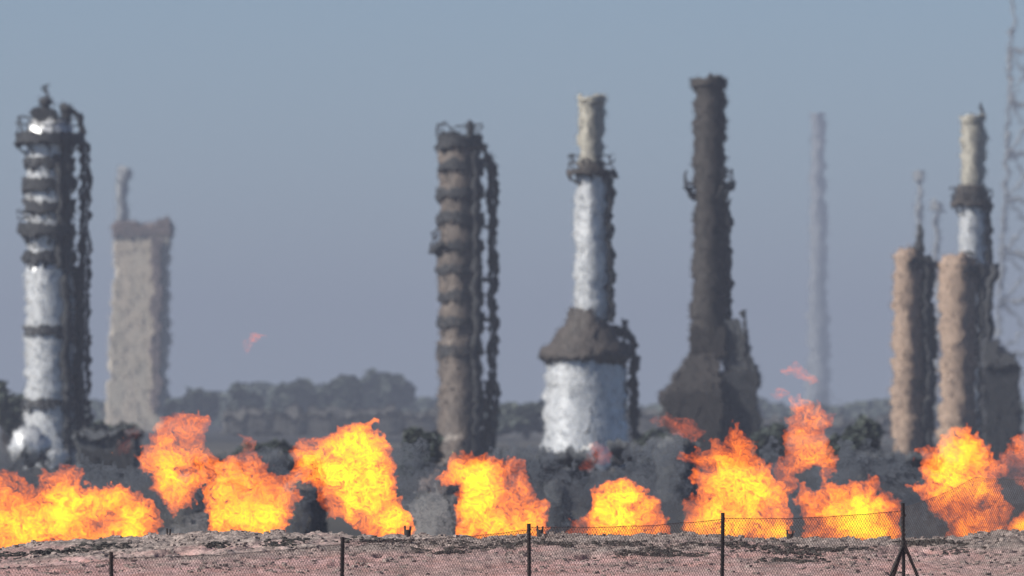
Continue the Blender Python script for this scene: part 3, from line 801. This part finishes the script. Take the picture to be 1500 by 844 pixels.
fire([(1002, 779), (1001, 748), (1009, 725), (1022, 730), (1022, 715), (1010, 706), (1006, 697), (1026, 684), (999, 679), (994, 664), (1019, 656), (1036, 662), (1043, 644), (1062, 650), (1069, 628), (1080, 625), (1107, 650), (1118, 678), (1134, 700), (1146, 706), (1156, 730), (1158, 760), (1160, 790), (1158, 806), (1004, 806)],
     'tall pointed fire behind the third bare post, with an orange shoulder on its left', [(1105, 720, 28, .9), (1070, 700, 26, .4), (1070, 765, 30, .6), (1145, 782, 16, .8), (1040, 745, 22, .3)], [(1010, 670, 22, .3), (1120, 745, 16, .5), (1018, 745, 12, .3), (1085, 650, 20, .15)], group=GR)
fire([(1163, 702), (1175, 705), (1182, 723), (1199, 723), (1216, 709), (1243, 704), (1260, 707), (1270, 699), (1283, 701), (1290, 724), (1300, 728), (1308, 717), (1318, 725), (1322, 742), (1322, 806), (1170, 806), (1176, 789), (1180, 762), (1172, 742), (1166, 722)],
     'low flat topped fire just left of the braced corner post', [(1262, 740, 22, .7), (1275, 775, 30, .8), (1215, 745, 20, .4), (1250, 772, 20, .5)], [(1200, 775, 16, .3), (1170, 715, 12, .2)], group=GR)
fire([(1140, 712), (1136, 698), (1134, 681), (1152, 668), (1146, 644), (1148, 624), (1158, 610), (1153, 590), (1175, 577), (1190, 586), (1203, 597), (1218, 603), (1218, 621), (1207, 632), (1210, 651), (1227, 663), (1231, 675), (1220, 685), (1219, 714), (1206, 714), (1205, 690), (1182, 690), (1163, 699), (1159, 725), (1153, 745), (1146, 735)],
     'tall thin pale orange flame rising above all the other fires', [(1200, 668, 20, .35), (1170, 650, 14, .2)], [(1170, 590, 14, .1), (1185, 640, 16, .15), (1150, 715, 14, .2)], D=207.6, base=.42, group=GR)
fire([(1326, 716), (1350, 705), (1347, 680), (1343, 657), (1367, 650), (1377, 636), (1394, 624), (1421, 629), (1446, 643), (1449, 664), (1473, 673), (1480, 690), (1458, 703), (1474, 728), (1482, 755), (1486, 779), (1486, 806), (1385, 806), (1388, 784), (1374, 759), (1354, 736), (1334, 724)],
     'large round headed fire just right of the braced corner post', [(1397, 672, 24, 1.0), (1442, 712, 16, .6), (1385, 710, 22, .3), (1420, 650, 20, .2)], [(1400, 750, 26, .3), (1450, 765, 20, .3), (1362, 710, 12, .2), (1430, 740, 16, .2)], group=GR)
fire([(1466, 661), (1480, 640), (1500, 630), (1560, 636), (1560, 806), (1482, 806), (1482, 775), (1490, 756), (1504, 745), (1503, 728), (1484, 706), (1470, 690)],
     'dull red orange fire cut by the right edge', [(1500, 770, 20, .9)], [(1490, 680, 30, .3), (1520, 700, 30, .2)], D=207.4, base=.42, group=GR)
GW = 'wisps of flame torn off above the fires'
W = dict(m='fire_thin', base=.20, name='flame_wisp', group=GW, cat='flame', rag=4.0, step=1.0)
fire([(357, 514), (356, 500), (365, 491), (384, 489), (390, 491), (377, 500), (367, 506), (363, 517)], 'tiny pink wisp of flame alone in the sky above the hazy trees', **{**W, 'base': .42})
fire([(850, 686), (862, 663), (864, 649), (885, 651), (897, 662), (892, 679), (875, 680), (861, 692)], 'small dull red wisp in front of the bell shaped furnace', **W)
fire([(953, 616), (985, 609), (1012, 616), (1031, 632), (1022, 648), (1000, 642), (978, 628)], 'orange wisp drifting left above the shoulder of the tall pointed fire', **{**W, 'base': .45})
fire([(1144, 541), (1165, 530), (1174, 542), (1192, 549), (1196, 560), (1183, 560), (1169, 549), (1146, 549)], 'topmost pale wisp above the tall thin flame', **{**W, 'base': .5})
fire([(1130, 580), (1146, 566), (1153, 579), (1141, 589)], 'small pale wisp left of the tip of the tall thin flame', **{**W, 'base': .5})
W['base'] = .08
fire([(170, 668), (172, 648), (186, 640), (180, 630), (196, 622), (206, 634), (196, 645), (188, 666)], 'faint dull red wisp in the dark left of the sprawling fire', **W)

def smoke_material(name, col, dens):
    m = bpy.data.materials.new(name); m.use_nodes = True; N = m.node_tree.nodes; N.clear()
    out = N.new('ShaderNodeOutputMaterial'); pv = N.new('ShaderNodeVolumePrincipled')
    pv.inputs['Color'].default_value = (*col, 1); pv.inputs['Density'].default_value = dens; pv.inputs['Anisotropy'].default_value = .2
    m.node_tree.links.new(pv.outputs[0], out.inputs['Volume']); return m


M['smoke'] = smoke_material('sooty_smoke', (.20, .225, .26), .75)
M['smoke_pale'] = smoke_material('pale_smoke', (.52, .53, .52), .55)
SM = dict(name='smoke', cat='smoke', rag=16, step=2.2, base=1.0, depth=2.2)
for poly, lab, m_ in [
    ([(-80, 660), (0, 640), (60, 690), (130, 668), (180, 690), (230, 650), (300, 690), (330, 655), (400, 650), (450, 690), (470, 740), (440, 830), (-80, 840)], 'dark sooty smoke behind the two leftmost fires', 'smoke'),
    ([(560, 700), (590, 640), (630, 636), (660, 680), (700, 690), (740, 640), (800, 650), (850, 690), (900, 680), (960, 630), (1000, 640), (1010, 700), (1000, 830), (640, 830), (600, 760)], 'dark sooty smoke from the brown ringed column to the dark furnace block', 'smoke'),
    ([(1110, 660), (1130, 640), (1180, 700), (1230, 650), (1290, 640), (1350, 680), (1420, 700), (1480, 650), (1580, 640), (1580, 830), (1120, 830)], 'dark sooty smoke behind the fires on the right', 'smoke'),
    ([(590, 800), (600, 745), (612, 715), (640, 705), (668, 720), (676, 770), (676, 830), (590, 830)], 'pale smoke in the gap right of the big bright yellow fire', 'smoke_pale'),
    ([(236, 770), (262, 760), (292, 735), (300, 760), (300, 830), (236, 830)], 'pale olive smoke in the gap between the first two fires', 'smoke_pale')]:
    o = fire(poly, lab, m=m_, D=216.0 if m_ == 'smoke' else 211.0, **{**SM, 'depth': 2.2 if m_ == 'smoke' else 1.4}); o['kind'] = 'stuff'

o = fire([(1186, 580), (1196, 566), (1214, 572), (1232, 590), (1236, 606), (1216, 604), (1200, 594)], 'small dark soot puff at the tip of the tall thin flame', m='smoke', D=209.0, name='smoke', cat='smoke', rag=6, step=1.4, base=.7, depth=.9); o['kind'] = 'stuff'

# ------------------------------------------------------------------ burner heads on the crest
for px, py, lab in [(247, 787, 'thin forked burner head on the crest right of the leftmost fire'), (597, 783, 'black forked burner head at the foot of the big bright yellow fire'),
                    (791, 783, 'black forked burner head on the crest close to the second bare post'), (1157, 789, 'black forked burner head at the right foot of the tall pointed fire')]:
    D = 199.6; u = D / F; cx = wx(px, D); z = wz(py, D)
    t = thing('burner_head', (cx, D, z), lab, 'burner', 'burner heads on the crest')
    w = 4.6 if px != 247 else 3.0
    mb = MB(); mb.box(cx - w * u, cx + w * u, D - .1, D + .1, z - .3, z + (7 if px != 247 else 1.5) * u, .05); mb.build('burner_body', M['nozzle'], t, base=t.location)
    for s in (-1, 1):
        mb = MB(); mb.tube([(cx + s * (w - 1.2) * u, D, z), (cx + s * (w - .6) * u, D, z + (13 if s < 0 else 12) * u)], 1.5 * u, .05, 8); mb.build('burner_prong', M['nozzle'], t, base=t.location)

# ------------------------------------------------------------------ chain-link fence
posts = [(164.5, 808, 143.0, 820, 817), (500, 787, 148.0, 797, 793), (776, 767, 152.5, 776, 772), (1057, 751, 157.0, 761, 759), (1324, 737, 161.0, 748, 743)]
t = thing('chain_link_fence', (wx(776, 152.5), 152.5, .4), 'sagging chain link fence on black posts in front of the stony bank', 'fence')
ends = [(-60, 832, 140.0, 832, 832)] + posts + [(1428, 690, 159.0, 699, 699), (1560, 686, 156.0, 696, 696)]
for i, (px, pt, D, _, _) in enumerate(posts):
    x = wx(px, D); z = wz(pt, D); gz = ground_z(np.array([x]), np.array([D]))[0] - .3
    mb = MB(); mb.tube([(x, D, gz), (x + (.02 if i % 2 else -.015), D, z)], .031, .2, 10); p = mb.build('post', M['post'], t, base=t.location)
    if i == 4:
        u = D / F
        for dx, dy in ((-21, -.25), (-13, .5), (20, .1)):
            mb = MB(); zj = wz(800, D); zb = wz(846, D)
            k = (zj - gz) / (zj - zb)
            mb.tube([(x, D, wz(796, D)), (x + dx * u * k, D + dy * k, gz)], .027, .2, 8); mb.build('brace', M['post'], t, base=t.location)
        mb = MB(); mb.lathe(x, D, [(.045, wz(812, D)), (.055, wz(800, D)), (.045, wz(792, D))], .05); mb.build('brace_collar', M['post'], t, base=t.location)
        for zz in (.18, .5): 
            mb = MB(); mb.lathe(x, D, [(.036, z - zz), (.036, z - zz - .04)], .05); mb.build('clamp', M['post'], p, base=t.location)
# last post hidden by the frame edge
for (px, pt, D, _, _) in ends[-1:]:
    mb = MB(); mb.tube([(wx(px, D), D, 0), (wx(px, D), D, wz(pt, D))], .031, .2, 10); mb.build('post', M['post'], t, base=t.location)
cell = .075; rw = .0035
for i in range(len(ends) - 1):
    a, b = ends[i], ends[i + 1]
    A = np.array([wx(a[0], a[2]), a[2], wz(a[4], a[2])]); B = np.array([wx(b[0], b[2]), b[2], wz(b[3], b[2])])
    L = np.linalg.norm((B - A)[:2]); Hh = min(A[2], B[2]) - .25 if i < 5 else 2.6
    n = max(1, round(L / cell * 2)); mb = MB(); cw = L / n
    rows = int(Hh / cell)

    def pt(u_, v_):
        u_ = np.asarray(u_, float); v_ = np.asarray(v_, float)
        s_ = u_ / L; sag = -.05 * 4 * s_ * (1 - s_)
        bend = .03 * perlin(u_ * 1.3 + i * 7, v_ * 1.1, 0 * u_ + 2) + .012 * perlin(u_ * 5 + i * 3, v_ * 5, 0 * u_)
        q = A + (B - A) * s_[..., None]
        q = q.copy(); q[..., 2] += sag * np.clip(1 - v_ / Hh, 0, 1) - v_ + bend * .5; q[..., 1] += bend; q[..., 0] += .5 * bend
        return q
    # zig-zag wires woven into diamonds: each spiral runs down in steps of half a cell
    vv = np.arange(0, rows * 2 + 1) * cell / 2
    for c_ in range(n):
        uu = (c_ + .5) * cw + np.where((np.arange(len(vv)) + c_) % 2 == 0, -.5, .5) * cw
        mb.tube(pt(uu, vv), rw if i < 5 else .0026, 1.0, 4)
    mb.build('mesh_panel', M['wire'], t, base=t.location, smooth=False)
    mb = MB(); uu = np.linspace(0, L, 24); q = pt(uu, 0 * uu); mb.tube(q, .005 if i < 5 else .003, 1, 5); mb.build('top_wire', M['wire'], t, base=t.location)

# ------------------------------------------------------------------ air: even haze round everything
HAZE = 2.25e-4
mb = MB(); x0, x1, y0, y1, z0, z1 = -9500, 9500, -300, 16500, -2.5, 178.0
v = [(x, y, z) for z in (z0, z1) for y in (y0, y1) for x in (x0, x1)]
mb.add(v, [(0, 2, 3, 1), (4, 5, 7, 6), (0, 1, 5, 4), (1, 3, 7, 5), (3, 2, 6, 7), (2, 0, 4, 6)])
hm = bpy.data.materials.new('dusty_air'); hm.use_nodes = True; N = hm.node_tree.nodes; N.clear()
out = N.new('ShaderNodeOutputMaterial'); pv = N.new('ShaderNodeVolumePrincipled')
pv.inputs['Color'].default_value = (.345, .392, .50, 1); pv.inputs['Density'].default_value = HAZE; pv.inputs['Anisotropy'].default_value = 0.0
hm.node_tree.links.new(pv.outputs[0], out.inputs['Volume'])
hz = mb.build('haze', hm, smooth=False); hz['kind'] = 'stuff'

# ------------------------------------------------------------------ sky, sun, camera
EL, AZ = math.radians(38), math.radians(67)    # height, and angle left of straight behind the camera
w = bpy.data.worlds.new('World'); S.world = w; w.use_nodes = True; N = w.node_tree.nodes; L = w.node_tree.links
bg = N['Background']; sky = N.new('ShaderNodeTexSky'); sky.sky_type = 'NISHITA'; sky.sun_disc = False
sdir = (-math.sin(AZ) * math.cos(EL), -math.cos(AZ) * math.cos(EL), math.sin(EL))
sky.sun_elevation = EL; sky.sun_rotation = math.atan2(sdir[0], sdir[1]); sky.air_density = .7; sky.dust_density = 0.0; sky.ozone_density = 6
L.new(sky.outputs[0], bg.inputs['Color']); bg.inputs['Strength'].default_value = .047
sl = bpy.data.lights.new('sun', 'SUN'); sl.energy = 5.0; sl.angle = math.radians(.5); sl.color = (1, .95, .87)
so = bpy.data.objects.new('sun', sl); C.objects.link(so)
from mathutils import Vector
so.rotation_euler = Vector(sdir).to_track_quat('Z', 'Y').to_euler(); so.location = (-40, -40, 90)

cam = bpy.data.cameras.new('camera'); co = bpy.data.objects.new('camera', cam); C.objects.link(co); S.camera = co
cam.sensor_width = 36; cam.lens = 36 * F / 1500; cam.clip_end = 40000; cam.clip_start = 1
co.location = (0, 0, CAM_Z); co.rotation_euler = (math.radians(90) + math.atan((600 - 422) / F), 0, 0)
cam.dof.use_dof = True; cam.dof.focus_distance = 176; cam.dof.aperture_fstop = 3.0

S.view_settings.view_transform = 'Standard'; S.view_settings.look = 'None'; S.view_settings.gamma = 1; S.view_settings.use_curve_mapping = False
S.view_settings.exposure = .8
S.render.engine = 'CYCLES'
cy_ = S.cycles
cy_.max_bounces = 6; cy_.volume_bounces = 1; cy_.transparent_max_bounces = 24; cy_.diffuse_bounces = 3
cy_.use_denoising = True
try: cy_.denoiser = 'OPENIMAGEDENOISE'
except Exception: pass
